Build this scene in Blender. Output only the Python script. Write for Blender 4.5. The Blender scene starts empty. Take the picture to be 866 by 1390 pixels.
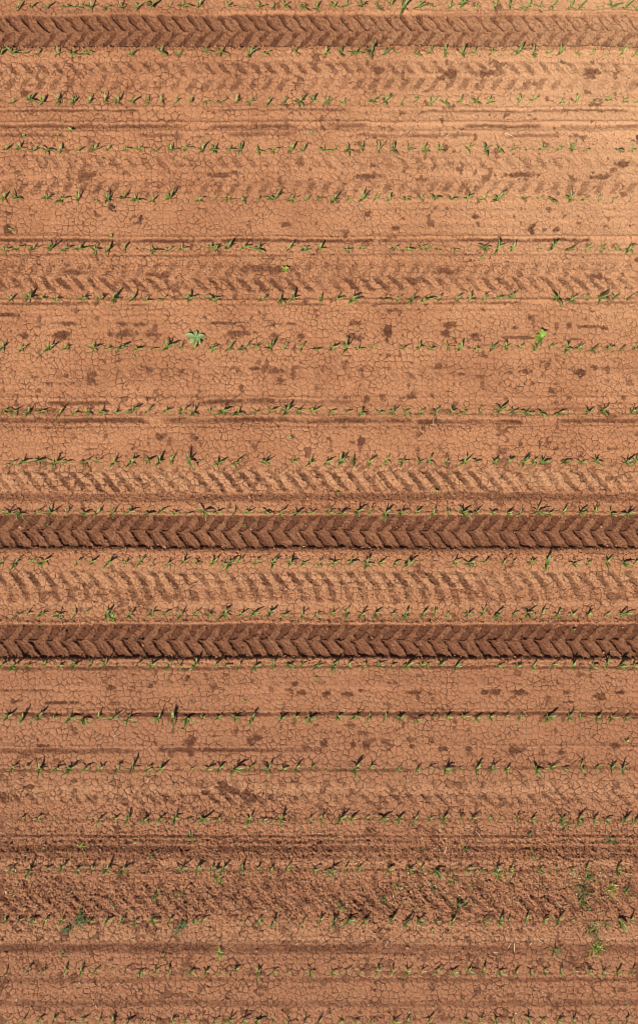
import bpy, math, random
import numpy as np
from mathutils import Vector

random.seed(11)
rng = np.random.default_rng(11)
S = 89.0                      # photo pixels per metre of ground
CAM_H = 10.4
col = bpy.context.scene.collection
PX = lambda px: (px - 433.0) / S
PY = lambda py: (650.0 - py) / S

# ------------------------------------------------------------------ helpers
def tag(o, label=None, cat=None, group=None, kind=None):
    if label: o['label'] = label
    if cat: o['category'] = cat
    if group: o['group'] = group
    if kind: o['kind'] = kind
    return o

def mesh_from(name, verts, faces, mat, smooth=True):
    me = bpy.data.meshes.new(name)
    me.from_pydata([tuple(v) for v in verts], [], faces)
    if mat: me.materials.append(mat)
    if smooth:
        me.polygons.foreach_set('use_smooth', np.ones(len(me.polygons), dtype=bool))
    me.update()
    return me

def link(name, me, parent=None, loc=(0, 0, 0), rot=(0, 0, 0), sc=1.0):
    o = bpy.data.objects.new(name, me)
    o.location = loc; o.rotation_euler = rot
    o.scale = (sc, sc, sc) if not hasattr(sc, '__len__') else sc
    o.parent = parent
    col.objects.link(o)
    return o

def empty(name, loc, rz=0.0):
    o = bpy.data.objects.new(name, None)
    o.empty_display_size = 0.05
    o.location = loc; o.rotation_euler = (0, 0, rz)
    col.objects.link(o)
    return o

def ss(a, b, x):
    t = np.clip((x - a) / (b - a), 0, 1)
    return t * t * (3 - 2 * t)

_tab = np.random.default_rng(5).random((16, 512, 512)).astype(np.float32)
def vn(x, y, seed=0):
    x = x + seed * 13.37; y = y + seed * 7.91
    fx = np.floor(x); fy = np.floor(y)
    ix = fx.astype(np.int32); iy = fy.astype(np.int32)
    u = x - fx; v = y - fy
    u = u * u * (3 - 2 * u); v = v * v * (3 - 2 * v)
    T = _tab[seed % 16]
    i0 = ix & 511; i1 = (ix + 1) & 511; j0 = iy & 511; j1 = (iy + 1) & 511
    a = T[i0, j0]; b = T[i1, j0]; c = T[i0, j1]; d = T[i1, j1]
    return (a * (1 - u) + b * u) * (1 - v) + (c * (1 - u) + d * u) * v
def fbm(x, y, s, seed, o=3):
    r = 0; amp = 1; tot = 0
    for k in range(o):
        r = r + amp * vn(x * s, y * s, seed + k * 3); tot += amp; amp *= 0.55; s *= 2.03
    return r / tot

def voronoi_edge(x, y, cell, seed, jit=0.9):
    J = np.random.default_rng(seed).random((512, 512, 2)).astype(np.float32) * jit + (1 - jit) / 2
    x = x / cell; y = y / cell
    ix = np.floor(x).astype(np.int32); iy = np.floor(y).astype(np.int32)
    fx = (x - ix).astype(np.float32); fy = (y - iy).astype(np.float32)
    best = np.full(x.shape, 9.0, np.float32); mx = np.zeros_like(best); my = np.zeros_like(best)
    nb = []
    for dj in (-1, 0, 1):
        for di in (-1, 0, 1):
            P = J[(ix + di) & 511, (iy + dj) & 511]
            rx = P[..., 0] + di - fx; ry = P[..., 1] + dj - fy
            nb.append((rx, ry))
            d = rx * rx + ry * ry
            m = d < best
            best = np.where(m, d, best); mx = np.where(m, rx, mx); my = np.where(m, ry, my)
    e = np.full(x.shape, 9.0, np.float32)
    for rx, ry in nb:
        dx = rx - mx; dy = ry - my
        L = np.sqrt(dx * dx + dy * dy)
        d = np.where(L > 1e-4, ((rx + mx) * dx + (ry + my) * dy) * 0.5 / np.maximum(L, 1e-4), 9.0)
        e = np.minimum(e, d)
    return e * cell

# ------------------------------------------------------------------ soil relief
# wheel tracks: centre y, half width (photo px), direction, pitch, phase, relief, dampness
TRACKS = [
    dict(y=41, hw=22, dir=-1, pitch=20.6, ph=5.0, off=0.45, rut=.022, lug=.023, wet=.88, dry=.42, lw=.36, upw=.9, fresh=1, soft=.16),  # 'dry' only weakens this track's dark tint toward the right
    dict(y=721, hw=22.5, dir=1, pitch=20.8, ph=9.0, off=-.05, rut=.026, lug=.025, wet=1.0, lw=.40, upw=1.25, fresh=1, soft=.16),
    dict(y=870, hw=23, dir=1, pitch=20.8, ph=0.0, off=-.05, rut=.026, lug=.027, wet=1.05, lw=.42, upw=1.25, fresh=1, soft=.16),
]
FAINT = [   # y0, y1, slant(px per px), pitch, phase, strength, relief
    (632, 640, -.9, 20.8, 6, .55, .008), (640, 667, .80, 20.8, 6, .85, .016), (776, 797, .75, 20.8, 2, .85, .015), (797, 816, .35, 20.8, 9, .62, .009),
    (355, 374, -.6, 20.6, 9, .42, .006), (376, 395, .9, 20.6, 4, .80, .011), (85, 101, .8, 20.6, 9, .66, .008), (106, 122, -.6, 20.6, 2, .55, .007),
    (212, 228, .7, 20.6, 12, .45, .008), (246, 262, -.6, 20.6, 5, .60, .008), (1077, 1092, .9, 20.6, 3, .75, .012),
    (1056, 1070, .5, 20.6, 12, .45, .007), (1196, 1213, .4, 20.6, 8, .50, .007), (1214, 1238, 1.0, 20.6, 0, .85, .014),
    (918, 930, .6, 20.6, 3, .22, .003), (498, 512, .6, 20.6, 7, .25, .003),
]
BANDS = [  # y, x0, x1, half thickness, strength
    (17, 0, 290, 1.3, .4), (18, 577, 866, 1.2, .35), (67, 0, 866, 1.6, .42), (150, 0, 185, 1.5, .62), (149, 300, 470, 1.4, .5), (150, 577, 850, 1.4, .5),
    (171, 0, 250, 2.2, .62), (171, 290, 400, 2.2, .6), (170, 440, 500, 2.2, .5), (171, 630, 735, 2.2, .55), (172, 760, 866, 2.2, .5),
    (183, 0, 90, 2.4, .5), (184, 190, 245, 2.0, .45), (182, 310, 400, 2.4, .5), (183, 480, 640, 2.2, .45), (184, 690, 760, 2.0, .45),
    (326, 0, 290, 2.1, .85), (326, 298, 505, 2.1, .8), (326, 515, 800, 2.1, .7), (346, 0, 400, 1.6, .45), (345, 420, 866, 1.5, .35),
    (412, 0, 125, 1.8, .6), (413, 165, 205, 1.6, .5), (413, 300, 440, 1.6, .5), (411, 480, 560, 2.0, .62), (411, 590, 710, 1.6, .55), (411, 770, 866, 1.6, .5),
    (427, 0, 26, 2.2, .7), (546, 70, 150, 2.2, .6), (545, 270, 375, 3.0, .7), (545, 375, 480, 2.4, .4), (556, 0, 80, 2.2, .55), (558, 577, 622, 2.4, .5), (556, 700, 800, 2.4, .35),
    (570, 0, 200, 3.2, .95), (570, 228, 560, 3.2, .95), (573, 565, 710, 3.0, .8), (572, 760, 866, 2.6, .6), (579, 0, 866, 1.0, .35),
    (675, 0, 866, 5.5, .55), (747, 0, 866, 2.6, .5), (839, 0, 866, 1.6, .35), (695, 0, 866, 1.5, .2),
    (907, 0, 290, 2.4, .75), (906, 289, 866, 2.0, .65), (970, 0, 300, 2.8, .85), (969, 300, 866, 2.4, .8), (937, 0, 70, 1.5, .3),
    (1046, 0, 200, 2.4, .55), (1045, 270, 560, 2.6, .6), (1042, 577, 866, 2.4, .5), (1112, 0, 866, 1.8, .35),
    (1135, 0, 866, 1.8, .75), (1141, 100, 560, 1.4, .4), (1152, 0, 290, 5.0, .72), (1152, 289, 470, 4.0, .7), (1152, 470, 866, 4.0, .5), (1162, 0, 866, 3, .35),
    (1181, 0, 866, 2.2, .4), (1250, 577, 866, 1.6, .4), (1286, 0, 290, 6.0, .68), (1287, 289, 570, 6.0, .62), (1288, 570, 866, 6.0, .48), (1294, 180, 560, 1.4, .5),
    (1330, 0, 866, 3, .4), (1362, 0, 866, 4, .4), (1018, 0, 185, 3.0, .7), (1018, 215, 440, 2.8, .85),
]
BLOBS = [(120,238,18,5),(500,239,22,4),(300,238,15,4),(700,237,30,4),(815,240,20,4),(38,125,5,5),(34,126,5,6),(84,455,14,7),(35,455,8,6),(170,453,20,6),(207,454,12,3),(90,439,15,3),
(165,440,8,3),(190,440,8,3),(320,453,14,6),(335,452,12,5),(305,438,26,2.4),(370,440,4,4),(395,439,12,2),(372,455,8,4),(410,456,6,4),(483,438,10,4),(482,458,10,5),(525,450,8,8),(610,441,9,5),
(605,452,6,5),(645,455,10,5),(700,458,28,2.5),(700,445,5,3),(772,441,6,5),(798,443,14,3),(820,445,4,3),(780,460,15,2),(127,507,6,5),(90,510,4,3),(124,516,6,4),(205,502,7,4),(248,503,8,4),
(375,503,10,5),(345,500,8,3),(328,524,5,5),(380,515,6,6),(598,497,8,5),(625,508,6,3),(690,505,6,3),(712,504,10,4),(788,505,8,7),(805,498,6,3),(555,522,4,5),(559,536,7,6),(497,542,6,5),
(470,540,4,3),(750,531,5,4),(773,540,4,4),(490,502,5,3),(218,593,7,5),(490,600,6,8),(707,602,5,5),(266,595,4,3),(645,293,5,5),(722,310,6,8),(755,311,5,4),(537,309,6,3),(388,305,6,4),
(500,290,5,4),(10,312,6,8),(10,290,5,4),(130,290,3,4),(414,411,5,4),(152,933,6,3),(205,931,5,4),(290,933,8,6),(400,928,6,4),(408,940,10,3),(443,942,7,6),(470,942,10,3),(490,937,6,3),(565,940,14,3),
(585,942,5,3),(658,940,8,4),(672,939,8,4),(705,940,9,4),(770,940,7,3),(812,945,9,6),(842,940,8,3),(10,937,6,3),(80,954,25,3),(20,952,10,3),(772,953,10,2),(60,1013,10,3),(258,1010,5,15),(262,1003,4,6),(250,1018,14,4),(300,1063,8,4),(318,1073,9,5),(344,1083,7,6),(292,1084,5,4),(130,1082,5,5),(6,1080,5,5),(225,1083,6,4),(400,1085,5,4),(440,1010,5,6),
(415,1014,8,4),(480,1013,4,6),(498,1011,6,9),(350,1000,6,5),(340,1007,5,5),(602,1017,8,4),(637,1015,5,4),(700,1017,14,7),(760,1022,7,3),(835,1012,6,5),(560,1013,4,3),(100,1060,6,4),(305,1070,14,7),
(335,1077,8,7),(40,1068,12,3),(280,1075,6,4),(605,200,7,5),(845,222,10,5),(255,920,4,4),(610,100,10,6),(600,106,6,5),(805,98,10,6),(512,95,8,6),(660,100,14,5),(360,365,40,5),(600,368,20,5),(560,380,10,5),(810,375,8,5),(100,370,20,4),(210,373,22,5)]

def relief(X, Y, want_masks=False, cracks=True):
    """height of the soil (m) at ground points X, Y (m); optionally its dampness and crack masks"""
    x = X * S + 433.0; y = 650.0 - Y * S          # in photo pixels: easier to write the layout down
    wob = (vn(x / 90, y / 90, 3) - .5) * 2.4 + (vn(x / 22, y / 40, 7) - .5) * 1.8
    yw = y + wob
    h = (fbm(X, Y, 1.1, 1, 4) - .5) * .030
    h += (vn(x / 260, y / 5.5, 2) - .5) * .010                     # streaks drawn by the drill
    grain = fbm(X, Y, 24, 4, 3) - .5
    fine = vn(X * 85, Y * 85, 8) - .5
    rough = .30 + .55 * ss(1050, 1150, y) + .5 * np.exp(-((y - 676) / 8) ** 2) + .5 * np.exp(-((y - 752) / 7) ** 2) + .5 * np.exp(-((y - 843) / 7) ** 2) \
        + .5 * np.exp(-((y - 1156) / 12) ** 2) + .35 * np.exp(-((y - 1215) / 26) ** 2) + .25 * np.exp(-((y - 806) / 10) ** 2) + .5 * np.exp(-((y - 66) / 5) ** 2) + .4 * np.exp(-((y - 899) / 6) ** 2) \
        + .3 * np.exp(-((y - 580) / 6) ** 2) + .2 * np.exp(-((y - 360) / 20) ** 2)
    rough = rough * (1 - .45 * ss(1258, 1275, y)) * (0.6 + .8 * fbm(x / S, y / S, 1.7, 6, 2))
    h += grain * .038 * rough + fine * .018 * rough
    wet = np.zeros_like(x); intrack = np.zeros_like(x)
    n1 = fbm(X, Y, 7, 7, 3); n2 = fbm(X, Y, 20, 9, 2)
    for t in TRACKS:
        v = (yw - t['y'] + (n2 - .5) * 2) / t['hw']
        av = np.abs(v)
        inside = 1 - ss(.93, 1.07, av)
        half = np.where(v < 0, t['off'], 0.0)
        # arc of a lug: leaves the middle nearly along the wheel and turns across it at the shoulder
        sweep = (av ** .8) * t['hw'] * .80
        u = (x + (n1 - .5) * 3.0 + t['ph'] - t['dir'] * sweep) / t['pitch'] + half
        fr = np.abs(((u % 1.0) + 1.0) % 1.0 - .5) * 2           # 1 at groove centre
        up = (v < 0)
        lump_ = vn(x / 9, y / 7, 1) - .5                      # each print came out a little different
        lw = t['lw'] * (.70 + .45 * av) * np.where(up, t['upw'], 1.0) * (1 + .9 * lump_)
        fr = fr + (n2 - .5) * .30 + (vn(X * 75, Y * 75, 6) - .5) * .14
        g = ss(1 - lw - t['soft'], 1 - lw + t['soft'], fr)
        g = g * ss(.0, .10, av + .03) * (1 - ss(.88, 1.0, av))
        g = g * np.clip(.72 + .56 * n1 + .5 * lump_, 0, 1.25)
        bulge = np.exp(-((av - 1.13) / .09) ** 2)
        h = h * (1 - inside * .55) - inside * t['rut'] - g * t['lug'] * inside + bulge * .014 * (.4 + 1.2 * n2)
        h += inside * (1 - g) * .010 * (fr - .4)
        shoulder = inside * ss(.75, .98, av)
        hook = np.exp(-((v + .06) / .12) ** 2) * ss(.2, .7, fr)
        wet = np.maximum(wet, inside * t['wet'] * (1 - t.get('dry', 0) * ss(250, 866, x)) * (.50 + .30 * n1 + .50 * g + .30 * hook + .35 * (n2 - .5) + .25 * shoulder * n2 * 2))  # 'dry' only weakens the track's dark tint toward the right
        h += inside * ((vn(X * 45, Y * 45, 10) - .5) * .014 + (n2 - .5) * .012)
        intrack = np.maximum(intrack, inside)
    for (y0, y1, sl, pitch, ph, st, dep) in FAINT:
        m = ss(y0 - 3, y0 + 3, yw) * (1 - ss(y1 - 3, y1 + 3, yw))
        u = (x + ph - sl * (yw - y0) + (n1 - .5) * 6 + (n2 - .5) * 3) / pitch
        fr = np.abs((u % 1.0) - .5) * 2
        g = ss(.40, .74, fr + (vn(X * 40, Y * 40, 9) - .5) * .3) * m
        k = ss(.30, .62, fbm(x / 60, y / 22, 1.0, 10, 3) + (n2 - .5) * .5)
        fade = 1 - .28 * ss(450, 866, x)
        wet = np.maximum(wet, g * st * 1.1 * (.45 + .55 * k) * fade)
        h -= g * dep * (.5 + .5 * k) - m * dep * .4
    for (yc, x0, x1, ht, st) in BANDS:
        m = np.exp(-((yw - yc + (n2 - .5) * 2.2) / (ht * 1.15)) ** 4)
        m = m * ss(x0 - 6, x0 + 6, x + (n1 - .5) * 16) * (1 - ss(x1 - 6, x1 + 6, x + (n1 - .5) * 16)) if (x0 > 0 or x1 < 860) else m
        k = ss(.22, .55, vn(x / 34, y / 9 + yc, 11) * .6 + n2 * .4)
        wet = np.maximum(wet, m * min(1, st * 1.3) * (.45 + .55 * k))
        h -= m * .006 * st
        h += np.exp(-((yw - yc + ht + 2.5) / 2.0) ** 2) * .006 * st
    for i, (bx, by, rx, ry) in enumerate(BLOBS):
        sel = (np.abs(x - bx) < rx * 2 + 4) & (np.abs(y - by) < ry * 2 + 4)
        if not sel.any(): continue
        xs_, ys_ = x[sel], y[sel]
        r = np.sqrt(((xs_ - bx) / rx) ** 2 + ((ys_ - by) / ry) ** 2) + (n2[sel] - .5) * 1.3 + (n1[sel] - .5) * .8
        m = 1 - ss(.55, 1.15, r)
        wet[sel] = np.maximum(wet[sel], m * (.95 if by > 900 or ry > 6 else .80))
        h[sel] -= m * .004
    if not want_masks and not cracks:
        return h
    # scattered small damp crumbly spots, more of them low in the field
    sp = fbm(X, Y, 9, 12, 3)
    dens = .685 + .022 * (1 - ss(430, 560, y)) - .055 * ss(980, 1250, y) - .04 * np.exp(-((y - 1155) / 14) ** 2) - .03 * np.exp(-((y - 240) / 22) ** 2) - .03 * np.exp(-((y - 806) / 14) ** 2)
    wet = wet * (.80 + .5 * (vn(X * 60, Y * 60, 3)))
    wet = np.maximum(wet, ss(dens, dens + .06, sp) * .7)
    # drying cracks
    wx = X + (vn(X * 30, Y * 30, 13) - .5) * .020; wy = Y + (vn(X * 30, Y * 30, 14) - .5) * .020
    sx_ = wx + .16 * vn(X * .9, Y * .9, 2); sy_ = wy + .16 * vn(X * .9, Y * .9, 6)   # the plates are finer here and coarser there
    e1 = voronoi_edge(sx_, sy_, .090, 21)
    e2 = voronoi_edge(wx + 3, wy + 5, .062, 22)
    keep = 1 - intrack
    w1 = .0030 + .0036 * vn(X * 6, Y * 6, 15)
    w2 = .0026 + .0026 * vn(X * 4, Y * 4, 2)
    k1 = (.62 + .38 * ss(.25, .75, vn(X * 9, Y * 9, 5))) 
    k2 = ss(.50, .80, fbm(X, Y, 4.6, 14, 2)) * .5
    low = .84 + .20 * ss(850, 1150, y)
    low = low * (1 - .62 * np.clip(1.1 - np.sqrt(((x - 900) / 560) ** 2 + ((y - 130) / 420) ** 2), 0, 1))   # cracks weakened where the painted flare glow washes out the corner
    cr = np.maximum(np.exp(-(e1 / w1) ** 2) * k1 * low, np.exp(-(e2 / w2) ** 2) * k2) * keep
    h = h - cr * .0090
    h += keep * np.clip(e1, 0, .03) * .10                          # plates curl: middle a touch higher
    if want_masks:
        speck = ss(.80, .90, vn(X * 52, Y * 52, 12)) * (rough * 1.3 + .12)
        return h, np.clip(wet, 0, 1), np.clip(cr, 0, 1), np.clip(speck, 0, 1)
    return h

def ground_at(xs, ys):
    return relief(np.asarray(xs, float), np.asarray(ys, float), cracks=False)

def axis(lo, hi, step, far):
    core = np.arange(lo, hi + step / 2, step)
    out = []; d = step; p = hi
    while p < far:
        d *= 1.16; p += d; out.append(p)
    out2 = []; d = step; p = lo
    while p > -far:
        d *= 1.16; p -= d; out2.append(p)
    return np.concatenate([out2[::-1], core, out])

# ------------------------------------------------------------------ materials
def nodes_of(name):
    m = bpy.data.materials.new(name); m.use_nodes = True
    nt = m.node_tree; nt.nodes.clear()
    return m, nt, nt.nodes, nt.links

def soil_material(name, use_attr=True):
    m, nt, N, L = nodes_of(name)
    out = N.new('ShaderNodeOutputMaterial'); b = N.new('ShaderNodeBsdfPrincipled')
    L.new(b.outputs[0], out.inputs[0])
    b.inputs['Roughness'].default_value = .92
    b.inputs['Specular IOR Level'].default_value = .18
    tc = N.new('ShaderNodeTexCoord')
    def noise(scale, detail=4, rough=.6, loc=(0, 0, 0), sc=(1, 1, 1)):
        mp = N.new('ShaderNodeMapping'); mp.inputs['Location'].default_value = loc; mp.inputs['Scale'].default_value = sc
        L.new(tc.outputs['Object'], mp.inputs[0])
        n = N.new('ShaderNodeTexNoise'); n.inputs['Scale'].default_value = scale
        n.inputs['Detail'].default_value = detail; n.inputs['Roughness'].default_value = rough
        L.new(mp.outputs[0], n.inputs['Vector']); return n.outputs[0]
    def ramp(src, a, b_, lo=0.0, hi=1.0):
        r = N.new('ShaderNodeMapRange'); r.interpolation_type = 'SMOOTHSTEP'
        for k, v in zip(('From Min', 'From Max', 'To Min', 'To Max'), (a, b_, lo, hi)): r.inputs[k].default_value = v
        L.new(src, r.inputs['Value']); return r.outputs[0]
    def mix(fac, A, B, mode='MIX'):
        x = N.new('ShaderNodeMix'); x.data_type = 'RGBA'; x.blend_type = mode
        for s_, v in ((x.inputs[0], fac), (x.inputs[6], A), (x.inputs[7], B)):
            if isinstance(v, (tuple, float, int)): s_.default_value = v
            else: L.new(v, s_)
        return x.outputs[2]
    dry_a = (.500, .232, .110, 1); dry_b = (.405, .175, .080, 1); pale = (.61, .33, .185, 1)
    damp = (.128, .048, .023, 1); deep = (.060, .022, .012, 1)
    c = mix(ramp(noise(.9, 5), .38, .62), dry_a, dry_b)
    c = mix(ramp(noise(5.0, 5, .65, (3, 1, 0), (.5, 1.6, 1)), .55, .80, 0, .45), c, pale)
    c = mix(ramp(noise(55, 3, .7, (1, 7, 0)), .36, .64, 0, .62), c, (.34, .138, .064, 1))
    c = mix(ramp(noise(120, 2, .7, (9, 2, 0)), .55, .70, 0, .60), c, pale)
    if use_attr:
        def attr(nm):
            a = N.new('ShaderNodeAttribute'); a.attribute_name = nm; return a.outputs['Fac']
        # flare glow painted into the upper-right soil colour; the lower end darker and redder
        sep = N.new('ShaderNodeSeparateXYZ'); L.new(tc.outputs['Object'], sep.inputs[0])
        c = mix(ramp(sep.outputs['Y'], 1.5, -6.2, 0, .62), c, (.300, .130, .068, 1))
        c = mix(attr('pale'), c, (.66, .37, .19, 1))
        c = mix(attr('damp'), c, damp)
        c = mix(attr('speck'), c, deep)
        c = mix(ramp(attr('crack'), 0.05, .85, 0, .88), c, deep)
        L.new(mix(0.0, c, c), b.inputs['Base Color'])
    else:
        L.new(c, b.inputs['Base Color'])
    bp = N.new('ShaderNodeBump'); bp.inputs['Strength'].default_value = .8; bp.inputs['Distance'].default_value = .007
    L.new(noise(70, 6, .75), bp.inputs['Height']); L.new(bp.outputs[0], b.inputs['Normal'])
    return m

def leaf_material(name, a, b_, tip=None, rough=.42, trans=.12):
    m, nt, N, L = nodes_of(name)
    out = N.new('ShaderNodeOutputMaterial'); b = N.new('ShaderNodeBsdfPrincipled')
    tr = N.new('ShaderNodeBsdfTranslucent'); mx = N.new('ShaderNodeMixShader'); mx.inputs[0].default_value = trans
    L.new(b.outputs[0], mx.inputs[1]); L.new(tr.outputs[0], mx.inputs[2]); L.new(mx.outputs[0], out.inputs[0])
    tc = N.new('ShaderNodeTexCoord'); n = N.new('ShaderNodeTexNoise'); n.inputs['Scale'].default_value = 30
    L.new(tc.outputs['Object'], n.inputs['Vector'])
    oi = N.new('ShaderNodeObjectInfo')
    add = N.new('ShaderNodeMath'); add.operation = 'ADD'
    r = N.new('ShaderNodeMapRange'); r.inputs['From Min'].default_value = .3; r.inputs['From Max'].default_value = .7
    L.new(n.outputs[0], r.inputs[0])
    mul = N.new('ShaderNodeMath'); mul.operation = 'MULTIPLY'; mul.inputs[1].default_value = .55
    L.new(r.outputs[0], mul.inputs[0])
    m2 = N.new('ShaderNodeMath'); m2.operation = 'MULTIPLY'; m2.inputs[1].default_value = .45
    L.new(oi.outputs['Random'], m2.inputs[0])
    L.new(mul.outputs[0], add.inputs[0]); L.new(m2.outputs[0], add.inputs[1])
    x = N.new('ShaderNodeMix'); x.data_type = 'RGBA'
    L.new(add.outputs[0], x.inputs[0]); x.inputs[6].default_value = a; x.inputs[7].default_value = b_
    L.new(x.outputs[2], b.inputs['Base Color']); L.new(x.outputs[2], tr.inputs[0])
    b.inputs['Roughness'].default_value = rough
    b.inputs['Specular IOR Level'].default_value = .4
    return m

def plain_material(name, a, b_, scale=40, rough=.8):
    m, nt, N, L = nodes_of(name)
    out = N.new('ShaderNodeOutputMaterial'); b = N.new('ShaderNodeBsdfPrincipled'); L.new(b.outputs[0], out.inputs[0])
    tc = N.new('ShaderNodeTexCoord'); n = N.new('ShaderNodeTexNoise'); n.inputs['Scale'].default_value = scale
    L.new(tc.outputs['Object'], n.inputs['Vector'])
    x = N.new('ShaderNodeMix'); x.data_type = 'RGBA'; L.new(n.outputs[0], x.inputs[0])
    x.inputs[6].default_value = a; x.inputs[7].default_value = b_
    L.new(x.outputs[2], b.inputs['Base Color']); b.inputs['Roughness'].default_value = rough
    return m

M_soil = soil_material('field_soil')
M_clod = soil_material('loose_soil', False)
M_leaf = leaf_material('maize_leaf', (.055, .105, .018, 1), (.290, .330, .070, 1))
M_stem = leaf_material('maize_stem', (.20, .28, .08, 1), (.26, .30, .11, 1), trans=.1)
M_weed = leaf_material('broad_leaf', (.13, .22, .050, 1), (.34, .43, .17, 1), rough=.6, trans=.1)
M_yel = leaf_material('yellow_green_leaf', (.20, .30, .04, 1), (.34, .40, .06, 1))
M_blue = leaf_material('blue_green_leaf', (.035, .080, .012, 1), (.12, .19, .040, 1), rough=.65, trans=.1)
M_grass = leaf_material('grass_blade', (.035, .090, .015, 1), (.19, .27, .045, 1))
M_straw = plain_material('dry_straw', (.62, .50, .32, 1), (.78, .68, .50, 1))
M_dark = plain_material('dark_clod', (.075, .030, .017, 1), (.20, .080, .042, 1), 60, .95)

# ------------------------------------------------------------------ ground sheet
xs = axis(-5.15, 5.15, .0088, 60); ys = axis(-8.55, 7.55, .0088, 60)
nx, ny = len(xs), len(ys)
H = np.zeros((ny, nx), np.float32); WET = np.zeros_like(H); CRK = np.zeros_like(H); SPK = np.zeros_like(H); PALE_AND_GLOW = np.zeros_like(H)
CH = 200
for j in range(0, ny, CH):
    X, Y = np.meshgrid(xs, ys[j:j + CH])
    X = X.astype(np.float32); Y = Y.astype(np.float32)
    h, w, c, s = relief(X, Y, True)
    H[j:j + CH] = h; WET[j:j + CH] = w; CRK[j:j + CH] = c; SPK[j:j + CH] = s
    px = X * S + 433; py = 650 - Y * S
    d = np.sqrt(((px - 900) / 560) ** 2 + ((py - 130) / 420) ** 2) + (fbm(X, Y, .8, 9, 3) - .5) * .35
    p = (1 - ss(.05, 1.1, d)) * .60  # flare glow at the upper right, painted as paler soil
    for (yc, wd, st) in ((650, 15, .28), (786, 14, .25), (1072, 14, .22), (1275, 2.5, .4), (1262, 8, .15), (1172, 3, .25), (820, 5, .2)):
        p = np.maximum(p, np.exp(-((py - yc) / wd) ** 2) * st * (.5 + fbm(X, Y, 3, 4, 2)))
    PALE_AND_GLOW[j:j + CH] = p
X, Y = np.meshgrid(xs, ys)
co = np.stack([X, Y, H], -1).reshape(-1, 3).astype(np.float32)
me = bpy.data.meshes.new('ground')
me.vertices.add(nx * ny); me.vertices.foreach_set('co', co.ravel())
ii = (np.arange(ny - 1)[:, None] * nx + np.arange(nx - 1)[None, :]).astype(np.int32)
quads = np.stack([ii, ii + 1, ii + nx + 1, ii + nx], -1).reshape(-1)
nq = (nx - 1) * (ny - 1)
me.loops.add(nq * 4); me.loops.foreach_set('vertex_index', quads)
me.polygons.add(nq); me.polygons.foreach_set('loop_start', np.arange(0, nq * 4, 4, dtype=np.int32))
me.polygons.foreach_set('use_smooth', np.ones(nq, bool))
me.update(calc_edges=True)
for nm, A in (('damp', WET), ('crack', CRK), ('speck', SPK), ('pale', PALE_AND_GLOW)):
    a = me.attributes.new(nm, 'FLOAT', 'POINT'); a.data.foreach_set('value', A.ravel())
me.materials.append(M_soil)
ground = link('ground', me)
tag(ground, 'cracked reddish brown field soil with drill rows and tyre tracks', kind='structure')

# ------------------------------------------------------------------ plant meshes
def blade(L, W, e0, e1, curl=0.0, n=8, fold=.35, z0=0.0, r0=0.0, tipw=.0, wave=0.0):
    """a leaf as an arched, folded strip growing along +X"""
    V, F = [], []
    x, z, yv = r0, z0, 0.0
    for i in range(n + 1):
        t = i / n
        e = math.radians(e0 + (e1 - e0) * t ** 1.1)
        if i:
            x += math.cos(e) * L / n; z += math.sin(e) * L / n; yv += curl * L / n * t
        w = W * .5 * (min(1, .45 + 2.2 * t) * (1 - t ** 2.2) ** .75 + .03)
        up = w * fold
        wv = wave * W * math.sin(t * 9)
        V += [(x - math.sin(e) * up, yv + w, z + up * math.cos(e) + wv), (x, yv, z), (x - math.sin(e) * up, yv - w, z + up * math.cos(e) - wv)]
    for i in range(n):
        a = i * 3
        F += [(a, a + 3, a + 4, a + 1), (a + 1, a + 4, a + 5, a + 2)]
    return V, F

def tube(p0, p1, r0, r1, n=7):
    V, F = [], []
    p0 = Vector(p0); p1 = Vector(p1); d = (p1 - p0).normalized(); q = d.to_track_quat('Z', 'Y')
    for p, r in ((p0, r0), ((p0 + p1) / 2, (r0 + r1) / 2), (p1, r1)):
        for k in range(n):
            a = 2 * math.pi * k / n
            V.append(tuple(p + q @ Vector((math.cos(a) * r, math.sin(a) * r, 0))))
    for s in range(2):
        for k in range(n):
            F.append((s * n + k, s * n + (k + 1) % n, (s + 1) * n + (k + 1) % n, (s + 1) * n + k))
    F.append(tuple(range(2 * n, 3 * n)))
    return V, F

LEAVES = []      # outer arching leaves
for i in range(24):
    L_ = random.uniform(.095, .135)
    LEAVES.append(blade(L_, random.uniform(.019, .033), random.uniform(48, 74), random.uniform(-40, 18), random.uniform(-.8, .8), wave=random.uniform(0, .12), z0=random.uniform(.012, .03), r0=.003))
UPRIGHT = []     # the young leaves out of the whorl
for i in range(8):
    UPRIGHT.append(blade(random.uniform(.070, .100), random.uniform(.015, .022), random.uniform(70, 82), random.uniform(25, 55), random.uniform(-.5, .5), z0=.03, r0=.001))
STEMS = [tube((0, 0, -.02), (random.uniform(-.004, .004), random.uniform(-.004, .004), random.uniform(.035, .05)), .0055, .0035) for _ in range(4)]
LEAF_ME = [mesh_from('leaf', v, f, M_leaf) for v, f in LEAVES]
UP_ME = [mesh_from('leaf', v, f, M_leaf) for v, f in UPRIGHT]
STEM_ME = [mesh_from('stem', v, f, M_stem) for v, f in STEMS]

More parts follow.
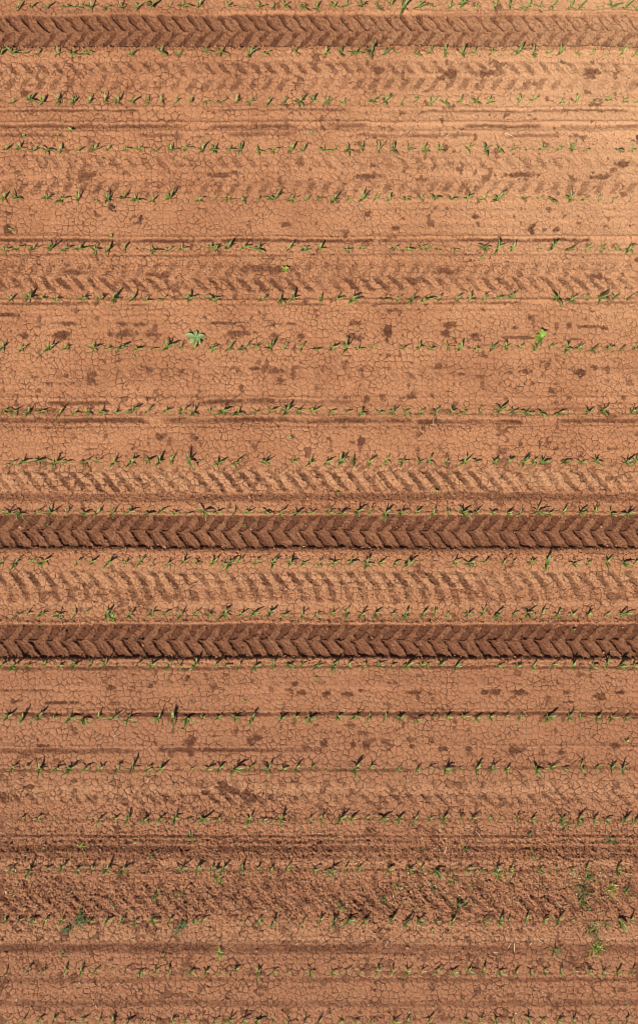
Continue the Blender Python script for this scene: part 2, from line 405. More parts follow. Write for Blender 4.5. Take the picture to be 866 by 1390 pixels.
# ------------------------------------------------------------------ crop rows, read off the photo
# for each row: y, then three strips of "x:angle[size]" at 3x magnification
ROWS = [
(6, "75:80 125:10 190:15 265:10 300:30s 325:10 372:70 427:20 490:75 560:60 615:10L 690:50s 745:5L 808:60", "60:-30 115:10s 190:0 245:-60 290:-50 365:-60 420:70L 490:-20 540:30 605:20 672:-70L 725:-10 775:60L 840:0", "35:0s 100:60 150:30L 205:0 285:55 343:80 400:20 420:60 465:-20 520:20 590:40 635:75 705:10s 760:0L 815:20L 860:0"),
(69, "0:30 45:-40L 105:0s 150:10 232:70 290:-10L 340:20 360:15 537:10 655:-40L 725:40 840:-20", "30:-40L 150:50L 215:25 335:-30 460:80 520:90L 580:10 645:90L 700:50L 750:0s 830:-10", "20:50 80:80 150:60 200:25 270:40 313:60s 380:60L 437:70 500:20 553:80 615:-50 680:40 738:0s 808:60 855:70"),
(135, "0:0s 50:10 120:10L 170:50 235:80 297:60L 365:80 425:60 478:60L 535:10 600:80 657:90L 715:45 780:80 840:0", "25:0 95:60 145:0 225:60 287:30 350:45L 405:80 465:20 530:-10 585:0s 650:20 703:60L 765:60s 825:50", "25:60 80:-20 142:50 207:-40 260:60L 385:80 440:20 555:60 618:80 683:0s 745:35 810:55 860:20s"),
(200, "20:10 75:60 135:0 185:0L 245:70 320:10 385:-10L 437:60 510:15 565:10 632:10 695:-20L 752:30 820:80L 862:10", "5:60 65:-20 112:50 185:-45 240:0 318:45L 370:60 450:-30 492:20 552:-70 610:80 677:90 735:90L 795:-50 855:80", "5:-50 57:-50 177:90 245:80L 300:-45 362:30 418:0s 475:50 545:30 600:60L 652:0s 785:0 845:70"),
(268, "12:60 60:-20L 190:0L 245:10 318:60 385:0s 437:80L 500:45L 550:0L 618:40 690:30L 808:45", "5:40s 60:-30 120:-50 183:80s 250:45L 318:0 380:50 433:-20 487:60L 548:30 607:90L 665:40 718:80 785:-20 845:20", "40:10 105:-30 172:10 235:50 295:55L 403:0 465:30s 515:-40 590:80L 650:20 708:80 768:60s 838:60s"),
(336, "15:20 65:0 133:0L 205:20L 262:40L 320:-10L 385:0 437:70L 505:80 560:0s 620:-50L 683:40 738:30 808:40s 858:10", "10:80 62:50L 125:0 183:-30L 308:50L 370:40 433:40 545:0 603:50 735:10 793:-20 845:0", "10:0s 50:0s 125:0s 178:50s 235:-30L 293:80L 355:50L 463:0s 520:80L 585:20 658:30 715:60 780:0 825:60L"),
(404, "42:60 115:60L 168:0 225:10 335:15L 408:10 462:80L 540:45L 595:-10 658:20 770:10L 858:0", "12:50 200:50L 275:-70L 325:60L 437:80 505:0 565:30L 695:5 752:50 810:80L 855:20", "10:0 52:60 127:50 178:70 238:60 300:0 350:20 537:-60L 590:30L 653:80 710:60L 770:30 828:20"),
(471, "10:50 85:40 200:60L 268:15 380:0L 437:0 495:45L 555:0 620:0 683:20L 735:70 790:45 858:0", "0:60 62:45L 120:20L 170:0 235:60L 295:50 360:80 420:10 485:35 540:80L 590:20 652:30 773:20 840:20", "20:0 92:-40 143:65L 208:20 270:30 327:90 385:20 450:60L 510:10 575:80L 625:10 685:20L 750:10 800:20 858:0"),
(558, "10:20 50:-10L 115:45L 165:20 240:30 300:30 352:-30 412:-10 470:0 540:20L 598:45 675:0 738:25L 787:60L 855:20", "40:30L 100:0 172:-20 235:0 300:60L 345:-20L 405:0 475:0 543:-10 598:80L 675:10 730:20L 780:-20 845:60", "42:60 110:35 155:30 222:90 305:50L 355:-10L 410:0 475:-5 545:30 587:90s 665:55L 725:30 845:20"),
(626, "40:0 88:0L 150:10L 222:10L 270:0 340:20L 390:0s 460:40 530:50L 600:35L 645:60L 697:60 770:-50L 812:0s", "20:0L 90:30L 210:10 325:5 395:60L 460:30 522:45L 572:90 638:60 705:50 770:0L 840:-10", "15:60L 85:60 160:15L 210:0 283:60 340:40L 402:80L 445:60 475:0L 570:0L 635:0 693:-20L 757:0s 820:30 860:40"),
(695, "30:10L 80:-20L 145:0 205:0L 270:80 340:10L 398:30 455:50L 525:20 600:0 650:40 710:10 762:30s 830:0L", "15:20 85:80 140:0 213:0 275:50 340:30L 405:0 470:20 520:20L 588:40L 635:50 700:45L 765:10 828:30", "30:55 95:80 152:-20L 208:30 272:10 335:60 387:70 455:0L 505:0 563:60 630:40L 690:70L 757:-40 825:0L"),
(763, "5:20 60:60L 125:10 170:0L 310:50 372:60 440:30L 510:10 568:60L 615:70 680:20 745:60 800:0 860:70", "0:30 40:10 70:50L 105:30 175:70 245:50L 312:80L 370:30 430:60 490:30L 560:20L 622:60L 675:0 740:30 795:20L", "120:10L 175:20L 245:20 318:50 360:50 430:35 492:55L 605:-10 660:40 740:60L 810:0L 860:20"),
(833, "70:0 110:0 165:0 235:20L 300:80 345:20 435:80L 530:50L 615:10L 670:20 735:40L 795:60 850:0", "45:60L 115:30 165:30 235:50L 290:40 362:60L 420:10 485:30 543:80L 605:10L 660:60L 730:20 783:80L 855:40", "40:70 88:70 175:30L 237:80L 290:20L 360:20 418:0L 475:90 540:40 600:10L 665:50 735:30 800:60L 820:20"),
(903, "5:50 55:20L 110:0 180:0 240:20L 300:0L 370:80 425:50L 490:50s 560:40 615:40L 685:60L 730:20 795:70L", "10:50 50:0 105:60 170:20L 245:70L 310:20L 360:0 425:30L 490:60L 550:60 613:80 668:20L 728:30 790:20L 850:30", "5:20 60:0L 125:50L 300:30 375:10 440:50 520:10 600:70L 680:20L 740:80L 795:60L 850:20"),
(974, "30:35L 90:60L 155:50L 215:0 285:10L 340:0L 400:80 460:25L 520:20L 645:50L 705:60L 760:10L 825:30", "20:30 90:20L 155:60L 280:45L 335:60 395:30L 510:20 580:0L 633:60 700:60 762:20L 830:20", "30:50 90:-10L 155:0L 210:20L 265:0 330:20 387:80 500:20L 588:50L 635:-40 700:60 760:20 820:30L"),
(1043, "50:40 100:20 160:60L 225:20L 285:50L 345:0 410:60 475:40L 535:60L 600:60 648:30L 778:30s 845:20", "25:60 90:40L 150:60 222:60L 285:20 340:50 400:70 460:60s 505:0s 580:80L 640:40 700:60s 755:70 830:70", "20:30 85:30L 145:20s 210:70L 270:30L 335:50 455:-20L 515:20 565:20 635:80L 700:40 760:50 805:70L"),
(1112, "35:60s 85:50s 150:30 215:60s 355:0s 400:50 465:20 520:70L 585:25L 650:50 710:60L 768:0s 825:10L", "20:40 85:50s 145:50L 205:20 240:0s 280:60L 340:80s 390:50 443:80 520:30L 565:50 625:30s 690:20L 757:60L 820:50L", "20:30 75:70L 138:-60 195:50L 262:80 308:0s 375:80 435:70 510:60s 560:60L 625:70L 690:80 738:20 815:40L 860:60"),
(1180, "45:20 118:60L 190:0s 250:60 310:30 370:60 435:60L 500:30L 605:20s 740:20L 800:60 860:80", "10:20 45:50L 115:50 180:50 235:40 300:40 410:10 480:20L 538:80 590:45 715:20 800:20 850:60", "45:0L 115:80s 175:10 235:30s 290:40L 345:50 470:0 533:80s 600:30 655:80 705:0s 782:60L"),
(1250, "20:60 75:30 130:20L 180:60 245:40 365:0 435:30L 495:40 548:20 620:0L 690:20 790:0 825:30", "135:20s 185:60 245:60L 305:70s 370:50 437:60 495:60L 550:40L 615:30L 728:60L 785:50L 840:20", "45:0 110:80 175:10s 240:60L 305:60L 340:80s 413:80 485:60 545:60L 600:30s 790:-60L 840:60"),
]
ORD = ['', 'first', 'second', 'third', 'fourth', 'fifth', 'sixth', 'seventh', 'eighth', 'ninth', 'tenth', 'eleventh', 'twelfth', 'thirteenth',
       'fourteenth', 'fifteenth', 'sixteenth', 'seventeenth', 'eighteenth', 'nineteenth', 'twentieth', 'twenty-first', 'twenty-second', 'twenty-third',
       'twenty-fourth', 'twenty-fifth', 'twenty-sixth', 'twenty-seventh', 'twenty-eighth', 'twenty-ninth', 'thirtieth']
plants = []
for r, (y, *strips) in enumerate(ROWS):
    row = []
    for off, s in zip((0, 289, 577), strips):
        for tok in s.split():
            xx, rest = tok.split(':')
            size = 1.0
            if rest[-1] == 'L': size = 1.30; rest = rest[:-1]
            elif rest[-1] == 's': size = .68; rest = rest[:-1]
            row.append((off + float(xx) / 3, y + random.uniform(-1.8, 1.8), float(rest), size))
    row.sort()
    for k, (px, py, a, size) in enumerate(row):
        plants.append(dict(px=px, py=py, a=a, size=size * random.uniform(.85, 1.2), row=r, k=k, n=len(row)))
for r, y in ((19, 1319), (20, 1387)):          # the field goes on below the last row of the photo
    px = 8.0; k = 0
    while px < 862:
        plants.append(dict(px=px, py=y + random.uniform(-2, 2), a=random.choice([0, 20, 40, 60, 80, -20]), size=random.uniform(.75, 1.2), row=r, k=k, n=0))
        px += random.choice([20, 21, 19, 22, 20, 30]); k += 1
persp = 1 - .060 / CAM_H      # the leaves are seen displaced outwards from their base
for p in plants:
    p['x'] = PX(p['px']) * persp; p['y'] = PY(p['py'] + 1.5) * persp
    p['leaves'] = []
    a = math.radians(p['a'] + random.uniform(-8, 8)); sz = p['size']
    p['leaves'].append((0, random.randrange(24), a, sz * random.uniform(.9, 1.05)))
    p['leaves'].append((0, random.randrange(24), a + math.pi + random.uniform(-.45, .45), sz * random.uniform(.75, 1.0)))
    if sz > .8:
        p['leaves'].append((1, random.randrange(8), a + random.uniform(.4, 1.5) * random.choice((-1, 1)), sz * random.uniform(.85, 1.1)))
    if sz > .8 and random.random() < .9 or sz > 1.15:
        p['leaves'].append((0, random.randrange(24), a + random.uniform(.6, 1.9) * random.choice((-1, 1)), sz * random.uniform(.6, .9)))
    if sz > 1.15 and random.random() < .6:
        p['leaves'].append((0, random.randrange(24), a + math.pi + random.uniform(.6, 1.2) * random.choice((-1, 1)), sz * random.uniform(.5, .7)))
gz = ground_at([p['x'] for p in plants], [p['y'] for p in plants])
for p, z in zip(plants, gz): p['z'] = float(z) - .002
cand = sorted([p for p in plants if p['row'] < 19 and 4 < p['px'] < 862], key=lambda p: -sum(l[3] for l in p['leaves']))
single = {id(p) for p in cand[:298]}
NUMW = {2: 'two', 3: 'three', 4: 'four', 5: 'five'}
GROUP = 'young maize plants drilled in rows'
def place_maize(p):
    root = empty('maize_seedling', (p['x'], p['y'], p['z']))
    n = p['n']; k = p['k'] + 1
    side, q = ('left', k) if k <= (n + 1) // 2 else ('right', n - k + 1)
    pos = ('leftmost' if side == 'left' else 'rightmost') if q == 1 else '%s from the %s' % (ORD[q], side)
    rowname = 'top crop row' if p['row'] == 0 else '%s crop row from the top' % ORD[p['row'] + 1]
    look = 'large' if p['size'] > 1.15 else 'green'
    tag(root, '%s %s-leaved maize seedling, %s in the %s' % (look, NUMW[len(p['leaves'])], pos, rowname), 'maize seedling', GROUP)
    link('stem', random.choice(STEM_ME), root, sc=p['size'])
    for kind, i, a, s in p['leaves']:
        link('leaf', (LEAF_ME, UP_ME)[kind][i], root, rot=(0, 0, a), sc=s)
def merged(name, parts, mats):
    """parts: list of (verts array, faces, material index) joined into one mesh"""
    V, F, MI, o = [], [], [], 0
    for v, f, mi in parts:
        V.append(v); F += [tuple(i + o for i in q) for q in f]; MI += [mi] * len(f); o += len(v)
    me = bpy.data.meshes.new(name); me.from_pydata(np.concatenate(V).tolist(), [], F)
    for m in mats: me.materials.append(m)
    me.polygons.foreach_set('material_index', MI); me.polygons.foreach_set('use_smooth', [True] * len(F)); me.update()
    return me
def xf(V, a, s, loc):
    V = np.array(V) * s; c, d = math.cos(a), math.sin(a)
    return np.stack([V[:, 0] * c - V[:, 1] * d + loc[0], V[:, 0] * d + V[:, 1] * c + loc[1], V[:, 2] + loc[2]], -1)
rest = []
for p in plants:
    if id(p) in single: place_maize(p); continue
    loc = (p['x'], p['y'], p['z'])
    v, f = random.choice(STEMS); rest.append((xf(v, 0, p['size'], loc), f, 1))
    for kind, i, a, s in p['leaves']:
        v, f = (LEAVES, UPRIGHT)[kind][i]; rest.append((xf(v, a, s, loc), f, 0))
o = link('maize_seedlings', merged('maize_seedlings', rest, [M_leaf, M_stem]))
tag(o, 'the many smaller maize seedlings filling the drilled rows between the large ones', 'seedlings', kind='stuff')

# ------------------------------------------------------------------ weeds
def zat(px, py): return float(ground_at([PX(px)], [PY(py)])[0])
def oval(L, W, e0, e1, n=7):
    V, F = [], []; x = .0; z = .012
    pet = .18
    for i in range(n + 1):
        t = i / n; e = math.radians(e0 + (e1 - e0) * t)
        if i: x += math.cos(e) * L / n; z += math.sin(e) * L / n
        w = W * .5 * (.10 if t < pet * .7 else max(.04, math.sin(math.pi * min(1, (t - pet * .5) / (1 - pet * .5))) ** .7))
        V += [(x, w, z + w * .25), (x, w * .45, z + w * .02), (x, 0, z - w * .05), (x, -w * .45, z + w * .02), (x, -w, z + w * .25)]
    for i in range(n):
        for k in range(4):
            a = i * 5 + k; F.append((a, a + 5, a + 6, a + 1))
    return V, F

def rosette(px, py, mat, lens, label, w=.6, name='broadleaf_weed', e=(35, -5), a0=0.0):
    root = empty(name, (PX(px), PY(py), zat(px, py)))
    tag(root, label, 'weed', 'weeds between the crop rows')
    n = len(lens)
    for i, l in enumerate(lens):
        v, f = oval(l, l * w, e[0] + random.uniform(-8, 8), e[1] + random.uniform(-10, 10))
        link('leaf', mesh_from('leaf', v, f, mat), root, rot=(0, 0, a0 + 2 * math.pi * i / n + random.uniform(-.26, .26)))
    v, f = tube((0, 0, -.01), (0, 0, .03), .006, .004)
    link('stem', mesh_from('stem', v, f, mat), root)
    return root

rosette(266, 458, M_weed, [.155, .120, .165, .130, .145], 'round rosette of five broad blue-green leaves above the eighth crop row', .52, e=(34, -14), a0=.35)
r_ = rosette(733, 458, M_yel, [.12, .13, .10, .14, .09, .06], 'yellow-green broad-leaved weed beside the eighth crop row, right half', .55, e=(48, 5), a0=.6)
rosette(387, 366, M_yel, [.075, .06, .07, .05, .06], 'small yellow-green weed on bare soil above the seventh crop row', .5, e=(45, 5))
SPROUTS = [
(183, 485, 1, 'tiny sprout just below the eighth crop row, near the left'), (394, 595, 1.2, 'tiny sprout alone on bare soil below the ninth crop row'),
(66, 714, 1.3, 'tiny sprout in the middle tyre track, near its left end'), (332, 714, 1.2, 'tiny sprout in the middle tyre track, left of centre'),
(457, 668, 1.2, 'tiny sprout below the tenth crop row, right of centre'), (591, 667, 1.4, 'tiny sprout below the tenth crop row, two thirds across'),
(778, 856, 1.3, 'tiny sprout on the upper edge of the lowest fresh tyre track'), (88, 168, 1, 'upper sprout of the small cluster between the third and fourth rows'),
(96, 177, 1.6, 'biggest sprout of the small cluster between the third and fourth rows'), (33, 185, 1, 'tiny sprout left of the sprout cluster above the fourth row'),
(80, 184, .9, 'lowest sprout of the small cluster between the third and fourth rows'), (228, 177, .9, 'tiny sprout right of the sprout cluster above the fourth row'),
(422, 182, 1.2, 'tiny sprout near the centre above the fourth crop row'), (15, 312, 1.1, 'tiny yellow sprout at the left edge above the sixth row'),
(152, 322, 1.2, 'tiny dark sprout on the damp line above the sixth row'), (131, 413, 1.2, 'tiny green sprout just below the seventh crop row'),
(652, 351, 1.1, 'tiny yellow sprout just below the sixth crop row'), (247, 990, 1.2, 'tiny sprout below the fifteenth crop row, near the left'),
(849, 1006, 1.9, 'dark sprout near the right edge below the fifteenth row'), (205, 1164, 1.4, 'tiny sprout above the eighteenth crop row, near the left'),
(717, 1132, 1.2, 'tiny sprout below the seventeenth crop row, right part'), (585, 1262, 1.6, 'small sprout just below the nineteenth crop row, right of centre'),
(56, 848, 1, 'tiny sprout above the lowest fresh tyre track, far left'), (258, 935, 1, 'tiny sprout below the fourteenth crop row, left of centre'),
(428, 921, 1.3, 'tiny sprout below the fourteenth crop row at the centre'), (332, 952, 1, 'tiny sprout just above the fifteenth crop row'),
]
for (px, py, s, lab) in SPROUTS:
    mat = random.choice([M_yel, M_grass, M_weed])
    rosette(px, py, mat, [random.uniform(.024, .038) * s for _ in range(random.choice([3, 4, 5]))], lab, .48, name='weed_sprout', e=(50, 10), a0=random.uniform(0, 6))

def grass_weed(px, py, n, L, label, sx=.0, sy=.0, mat=None, W=.014):
    root = empty('grass_weed', (PX(px), PY(py), zat(px, py)))
    tag(root, label, 'weed', 'grassy weeds in the lower field')
    for i in range(n):
        ox, oy = random.gauss(0, 1) * sx, random.gauss(0, 1) * sy
        v, f = blade(random.uniform(.6, 1.15) * L, W * random.uniform(.7, 1.3), random.uniform(40, 82), random.uniform(-40, 30), random.uniform(-1.4, 1.4), z0=0.0)
        dz = float(ground_at([PX(px) + ox], [PY(py) + oy])[0]) - root.location[2]
        link('leaf', mesh_from('leaf', v, f, mat or M_grass), root, loc=(ox, oy, dz), rot=(0, 0, random.uniform(0, 6.28)))
    return root
GR = [
(153, 838, 14, .12, 'bushy yellow-green weed inside the thirteenth crop row near the left', .02, .01, M_yel),
(112, 1150, 7, .12, 'yellowish grass tuft below the seventeenth crop row, near the left', .01, .01, M_yel),
(261, 1135, 8, .11, 'green grass tuft on the damp line below the seventeenth row', .01, .01, None),
(828, 1141, 10, .13, 'green grass tuft near the right edge below the seventeenth row', .02, .015, None),
(632, 1152, 8, .09, 'small compact grass tuft below the seventeenth row, right of centre', .008, .008, None),
(296, 1193, 12, .09, 'yellow-green weed just below the eighteenth row, left of centre', .03, .02, M_yel),
(213, 1212, 6, .13, 'long thin grass weed between the last two rows, near the left', .01, .02, None),
(247, 1214, 9, .09, 'low tangled grass weed between the last two rows, left of centre', .03, .02, None),
(622, 1226, 16, .13, 'dark spreading grass tuft between the last two rows, right of centre', .035, .03, None),
(463, 1230, 8, .09, 'small grass tuft between the last two rows at the centre', .01, .01, None),
(521, 1223, 8, .09, 'small grass tuft between the last two rows, right of the centre one', .01, .01, None),
(788, 1216, 30, .12, 'big straggling grass weed between the last two rows, right side', .04, .11, None),
(797, 1192, 20, .11, 'grass weed growing in the eighteenth crop row, right side', .05, .05, None),
(829, 1204, 16, .10, 'pale grass weed between the last two rows near the right edge', .06, .04, M_yel),
(847, 1208, 10, .09, 'dark grass weed between the last two rows at the right edge', .03, .03, None),
(803, 1262, 26, .13, 'tall straggling grass weed below the nineteenth row, right side', .035, .08, None),
(808, 1286, 30, .13, 'lowest straggling grass weed at the bottom right', .04, .07, M_yel),
(821, 1253, 9, .11, 'small grass weed right of the tall one by the nineteenth row', .01, .01, None),
(298, 1292, 12, .13, 'yellow-green grass tuft at the very bottom, left of centre', .02, .02, M_yel),
(752, 1289, 8, .16, 'thin long-leaved grass tuft at the very bottom, right side', .01, .02, None),
(675, 1185, 12, .10, 'thin yellowish grass in the eighteenth row, right of centre', .04, .03, M_yel),
(767, 1120, 9, .10, 'grass weed standing in the seventeenth crop row, right side', .03, .02, None),
(612, 1196, 7, .07, 'sparse low weed below the eighteenth row, right of centre', .04, .03, M_yel),
(540, 1205, 7, .07, 'sparse thin weed below the eighteenth row at centre right', .04, .03, M_yel),
(722, 1160, 5, .20, 'long-leaved grass weed just above the eighteenth row, right side', .02, .01, None),
(590, 1208, 6, .07, 'sparse low grass above the dark spreading tuft', .03, .02, None),
(85, 1295, 6, .08, 'small dark weed at the very bottom, near the left', .02, .01, None),
(222, 1294, 7, .08, 'small dark grass tuft at the very bottom, left of the yellow-green one', .02, .02, None),
]
for px, py, n, L_, lab, sx, sy, mt in GR: grass_weed(px, py, n, L_, lab, sx, sy, mt)

def creeper(pts, n, label, base):
    root = empty('creeping_weed', (PX(base[0]), PY(base[1]), zat(*base)))
    tag(root, label, 'weed', 'low blue-green weeds in the last crop row')
    parts = []
    for i in range(n):
        (cx, cy, rx, ry) = random.choice(pts)
        px = cx + random.gauss(0, .5) * rx; py = cy + random.gauss(0, .5) * ry
        l = random.uniform(.018, .034)
        v, f = oval(l, l * .62, random.uniform(0, 50), random.uniform(-20, 10), 4)
        z = zat(px, py) - root.location[2] + random.uniform(.005, .05)
        parts.append((xf(v, random.uniform(0, 6.28), 1, (PX(px) - root.location[0], PY(py) - root.location[1], z)), f, 0))
    link('foliage', merged('foliage', parts, [M_blue]), root)
    st = []
    for (cx, cy, rx, ry) in pts:
        v, f = tube((0, 0, .0), (PX(cx) - root.location[0] + .01, PY(cy) - root.location[1], zat(cx, cy) - root.location[2] + .03), .0035, .002)
        st.append((np.array(v), f, 0))
    link('stem', merged('stem', st, [M_blue]), root)
creeper([(110, 1240, 4, 12), (107, 1250, 9, 7), (92, 1261, 7, 4), (113, 1250, 6, 8)], 150, 'dense blue-green creeping weed at the left in the nineteenth row', (108, 1250))
creeper([(245, 1256, 7, 8), (240, 1262, 6, 6), (250, 1252, 5, 5)], 80, 'smaller blue-green creeping weed left of centre in the nineteenth row', (245, 1257))

# ------------------------------------------------------------------ straw and clods
def straw(px, py, Lpx, ang, label, W=.009):
    L_ = Lpx / S; V, F = [], []; n = 5; k6 = 5
    bend = random.uniform(-.12, .12)
    for i in range(n + 1):
        t = i / n - .5
        for k in range(k6):
            a = 2 * math.pi * k / k6
            r = W * .5 * (1 if 0 < i < n else .6)
            V.append((t * L_, bend * L_ * (t * t * 4 - 1) * .5 + math.cos(a) * r, math.sin(a) * r * .6 + .004 * (1 - 4 * t * t)))
    for i in range(n):
        for k in range(k6):
            F.append((i * k6 + k, (i + 1) * k6 + k, (i + 1) * k6 + (k + 1) % k6, i * k6 + (k + 1) % k6))
    F += [tuple(range(k6)), tuple(range(n * k6, (n + 1) * k6))]
    o = link('straw_piece', mesh_from('straw_piece', V, F, M_straw), loc=(PX(px), PY(py), zat(px, py) + .010), rot=(0, 0, math.radians(ang)))
    tag(o, label, 'straw', 'bits of dry straw on the soil')
ST = [(600, 183, 4, 20, 'short pale straw bit above the fourth row, leftmost of its cluster'), (608, 184, 6, 30, 'pale straw bit above the fourth row, second of its cluster'),
(624, 181, 4, -60, 'tiny white straw bit above the fourth row, right in its cluster'), (691, 183, 12, -24, 'long pale straw above the fourth row, right of the cluster'),
(660, 173, 6, 10, 'faint pale straw on the damp line above the fourth row'), (412, 742, 5, 15, 'white straw bit on the lower edge of the middle tyre track'),
(157, 998, 5, 30, 'white straw bit on bare soil below the fifteenth row'), (202, 1058, 8, 50, 'pale straw below the sixteenth row, near the left'),
(648, 1130, 8, -40, 'slanted straw below the seventeenth row, upper of a pair'), (652, 1136, 8, -55, 'slanted straw below the seventeenth row, lower of a pair'),
(588, 572, 9, 88, 'yellow upright straw on the damp line below the ninth row'), (806, 549, 4, -40, 'white straw bit above the ninth row, right side'),
(604, 1153, 10, 75, 'pale straw standing across the damp band, right of centre'), (588, 1151, 6, -30, 'short straw at the damp band, right of centre'),
(398, 1222, 7, -60, 'white straw between the last two rows, left of centre'), (305, 1197, 7, 5, 'white straw beside the yellow-green weed below the eighteenth row'),
(757, 1226, 9, -50, 'bright white straw between the last two rows, right side'), (509, 1267, 6, -10, 'pale straw below the nineteenth row at centre'),
(672, 1292, 7, -8, 'white straw at the very bottom, right of centre'), (698, 1284, 14, 85, 'long upright straw at the bottom right'),
(691, 1283, 7, 60, 'short slanted straw left of the long upright one at the bottom'), (720, 1279, 5, 60, 'short straw right of the long upright one at the bottom'),
(732, 1276, 10, -40, 'thin slanted straw at the bottom, right side'), (395, 1149, 8, 15, 'tan straw curl on the damp band below the seventeenth row'),
(462, 1134, 8, 3, 'thin flat straw on the damp line below the seventeenth row'), (32, 1160, 9, -20, 'pale straw on the damp band near the left edge'),
(434, 1130, 5, 10, 'short straw bit on the line below the seventeenth row'), (470, 28, 3, 20, 'tiny white speck of straw in the topmost tyre track'),
(403, 1280, 5, 30, 'short tan straw at the bottom, left of centre'), (524, 1282, 5, 60, 'short tan straw at the bottom, right of centre'),
(675, 1182, 12, 62, 'long yellow straw leaning across the eighteenth row'), (466, 962, 6, -10, 'white straw bit on the upper side of the fifteenth row'),
(442, 1225, 8, -25, 'curved tan straw between the last two rows at centre'), (105, 258, 3, 30, 'tiny pale straw above the fifth crop row'),
(640, 1160, 7, 50, 'pale straw just above the eighteenth row, right of centre')]
for a_ in ST: straw(*a_)

def lump(r, seed, flat=.6, sub=2):
    import bmesh
    bm = bmesh.new(); bmesh.ops.create_icosphere(bm, subdivisions=sub, radius=1)
    rr = np.random.default_rng(seed); dirs = rr.normal(size=(9, 3)); dirs /= np.linalg.norm(dirs, axis=1)[:, None]; am = rr.uniform(-.28, .34, 9)
    V = np.array([v.co for v in bm.verts]); F = [tuple(v.index for v in f.verts) for f in bm.faces]; bm.free()
    d = 1 + (np.clip(V @ dirs.T, 0, 1) ** 2 * am).sum(1) + rr.normal(size=len(V)) * .05
    V = V * d[:, None] * r; V[:, 2] *= flat
    return V, F
for i, (px, py, r, sx, ang, lab) in enumerate([
    (152, 283, .050, 1.35, -30, 'dark crumbly soil clod below the fifth row, left one of two'),
    (191, 297, .052, 1.25, -55, 'dark crumbly soil clod below the fifth row, right one of two'),
    (864, 187, .055, 1.1, 20, 'dark round clod cut by the right edge above the fourth row'),
    (525, 463, .030, 1.2, 40, 'small dark clod just above the eighth row, right of centre'),
    (218, 594, .024, 1.2, 20, 'small dark clod below the ninth row, left of centre'),
    (266, 596, .026, 1.1, 0, 'small dark clod below the ninth row, right of another clod'),
    (443, 1163, .040, 1.3, 30, 'dark clod above the eighteenth row, near the centre'),
    (355, 1263, .024, 1.4, -20, 'small dark clod just below the nineteenth row'),
    (33, 212, .022, 1.4, 60, 'small dark clod below the fourth row, near the left')]):
    pieces = []                                    # one broken crust of several jagged lumps
    for q in range(7):
        V, F = lump(r * random.uniform(.28, .62), 40 + i * 9 + q, .6, 2)
        pieces.append((xf(V, random.uniform(0, 6.28), 1, (random.gauss(0, .42) * r * sx, random.gauss(0, .34) * r, random.uniform(-.1, .25) * r)), F, 0))
    me = merged('soil_clod', pieces, [M_dark]); me.polygons.foreach_set('use_smooth', [False] * len(me.polygons))
    o = link('soil_clod', me, loc=(PX(px), PY(py), zat(px, py) + r * .15), rot=(0, 0, math.radians(ang)))
    tag(o, lab, 'soil clod', 'dark clods lying on the soil')

lib = [lump(1, 100 + k, .7, 1) for k in range(10)]
N1 = 9000
cx, cy, cs = [], [], []
zones = [(65, 3, 1500), (19, 3, 250), (749, 4, 900), (698, 3, 350), (845, 4, 1000), (895, 3, 700), (676, 6, 600), (579, 4, 400), (1155, 10, 900), (1215, 22, 900), (1284, 8, 600), (1140, 6, 400), (806, 8, 500), (1082, 10, 500), (360, 14, 400), (1350, 25, 500), (721, 14, 160), (870, 14, 200), (41, 14, 160)]
for yc, sp_, n in zones:
    cx.append(rng.uniform(-20, 890, n)); cy.append(rng.normal(yc, sp_, n)); cs.append(np.clip(rng.lognormal(math.log(.0052), .58, n), .0026, .026))
n = 3800
cx.append(rng.uniform(-20, 890, n)); cy.append(rng.uniform(-20, 1410, n)); cs.append(np.clip(rng.lognormal(math.log(.0042), .40, n), .0025, .013))
cx = np.concatenate(cx); cy = np.concatenate(cy); cs = np.concatenate(cs)
X_, Y_ = PX(cx), PY(cy); Z_ = ground_at(X_, Y_)
VV, FF, off = [], [], 0
for i in range(len(cx)):
    v, f = lib[i % 10]
    VV.append(xf(v, float(rng.uniform(0, 6.28)), cs[i], (X_[i], Y_[i], Z_[i] + cs[i] * .25))); FF.append(np.array(f) + off); off += len(v)
me = bpy.data.meshes.new('loose_crumbs'); me.from_pydata(np.concatenate(VV).tolist(), [], np.concatenate(FF).tolist()); me.materials.append(M_clod); me.update()
o = link('loose_crumbs', me); tag(o, 'loose crumbs of reddish soil scattered along the tyre tracks and drill lines', 'soil crumbs', kind='stuff')

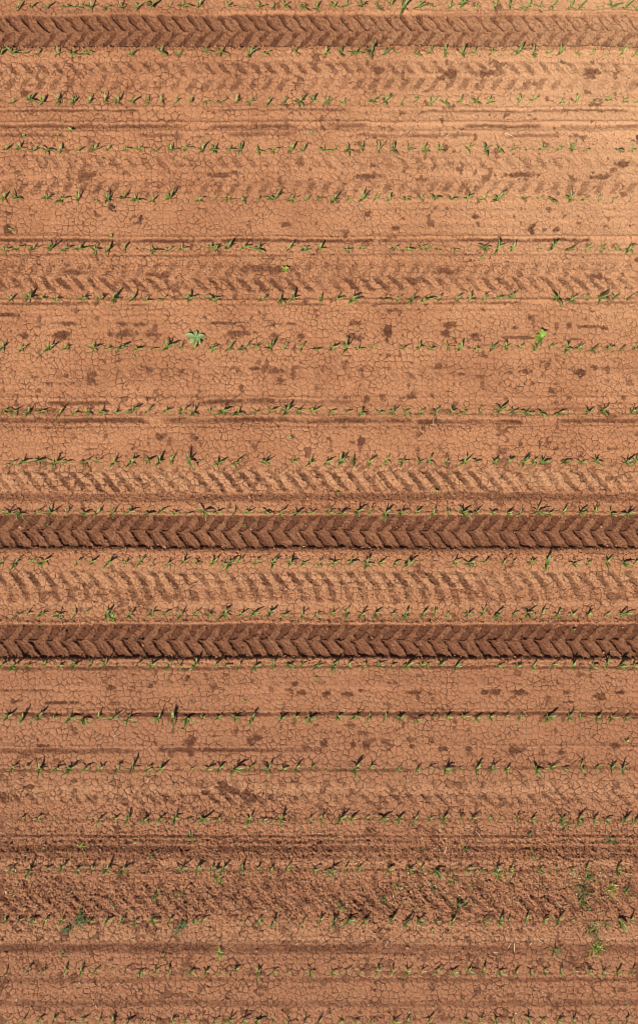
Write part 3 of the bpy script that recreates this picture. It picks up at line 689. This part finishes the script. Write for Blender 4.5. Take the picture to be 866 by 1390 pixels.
# tiny seed weeds and plant litter in the rough lower part: nobody could count them
bits = []
for yc, sp_, n, xr in ((1212, 20, 330, (380, 880)), (1215, 18, 130, (-10, 400)), (1188, 8, 110, (560, 880)), (1150, 12, 110, (-10, 880)), (1262, 10, 70, (-10, 880)), (1120, 8, 70, (-10, 880)), (1350, 24, 160, (-10, 880))):
    for _ in range(n):
        px, py = random.uniform(*xr), random.gauss(yc, sp_)
        if yc == 1212 and random.random() < .5: px = random.gauss(random.choice((640, 790, 840, 560)), 24)
        l = random.uniform(.010, .028)
        v, f = blade(l * 1.5, l * .34, random.uniform(10, 60), random.uniform(-30, 10), random.uniform(-1, 1), 3)
        for q in range(random.choice((1, 2, 3))):
            bits.append((px, py, xf(v, random.uniform(0, 6.28), 1, (0, 0, .003)), f, random.choice((0, 0, 1, 1, 2))))
bz = ground_at([PX(b[0]) for b in bits], [PY(b[1]) for b in bits])
o = link('seedling_weeds', merged('seedling_weeds', [(v + np.array([PX(px), PY(py), z]), f, mi) for (px, py, v, f, mi), z in zip(bits, bz)], [M_grass, M_yel, M_straw]))
tag(o, 'tiny green weed leaves and bits of litter scattered over the rough lower soil', 'ground cover', kind='stuff')

# ------------------------------------------------------------------ sun, sky, camera
D = Vector((.50, .72, -1.0)).normalized()
el = math.asin(-D.z); az = math.atan2(-D.x, -D.y)
ld = bpy.data.lights.new('sun', 'SUN'); ld.energy = 5.0; ld.angle = math.radians(.53); ld.color = (1, .955, .88)
so = bpy.data.objects.new('sun', ld); so.rotation_euler = D.to_track_quat('-Z', 'Y').to_euler(); so.location = (-4, -6, 12); col.objects.link(so)
w = bpy.data.worlds.new('World'); bpy.context.scene.world = w; w.use_nodes = True
nt = w.node_tree; bg = nt.nodes['Background']; sk = nt.nodes.new('ShaderNodeTexSky'); sk.sky_type = 'NISHITA'; sk.sun_disc = False
sk.sun_elevation = el; sk.sun_rotation = az % (2 * math.pi)
nt.links.new(sk.outputs[0], bg.inputs[0]); bg.inputs[1].default_value = .05
cd = bpy.data.cameras.new('camera'); cd.sensor_fit = 'VERTICAL'; cd.sensor_height = 36; cd.sensor_width = 24
cd.lens = 36 * CAM_H / (1390 / S); cd.shift_y = -45 / 1390; cd.clip_end = 500
co_ = bpy.data.objects.new('camera', cd); co_.location = (0, 0, CAM_H); col.objects.link(co_)
sc = bpy.context.scene; sc.camera = co_
sc.view_settings.view_transform = 'Standard'; sc.view_settings.look = 'None'; sc.view_settings.gamma = 1; sc.view_settings.use_curve_mapping = False
sc.cycles.filter_width = .95
sc.view_settings.exposure = .15
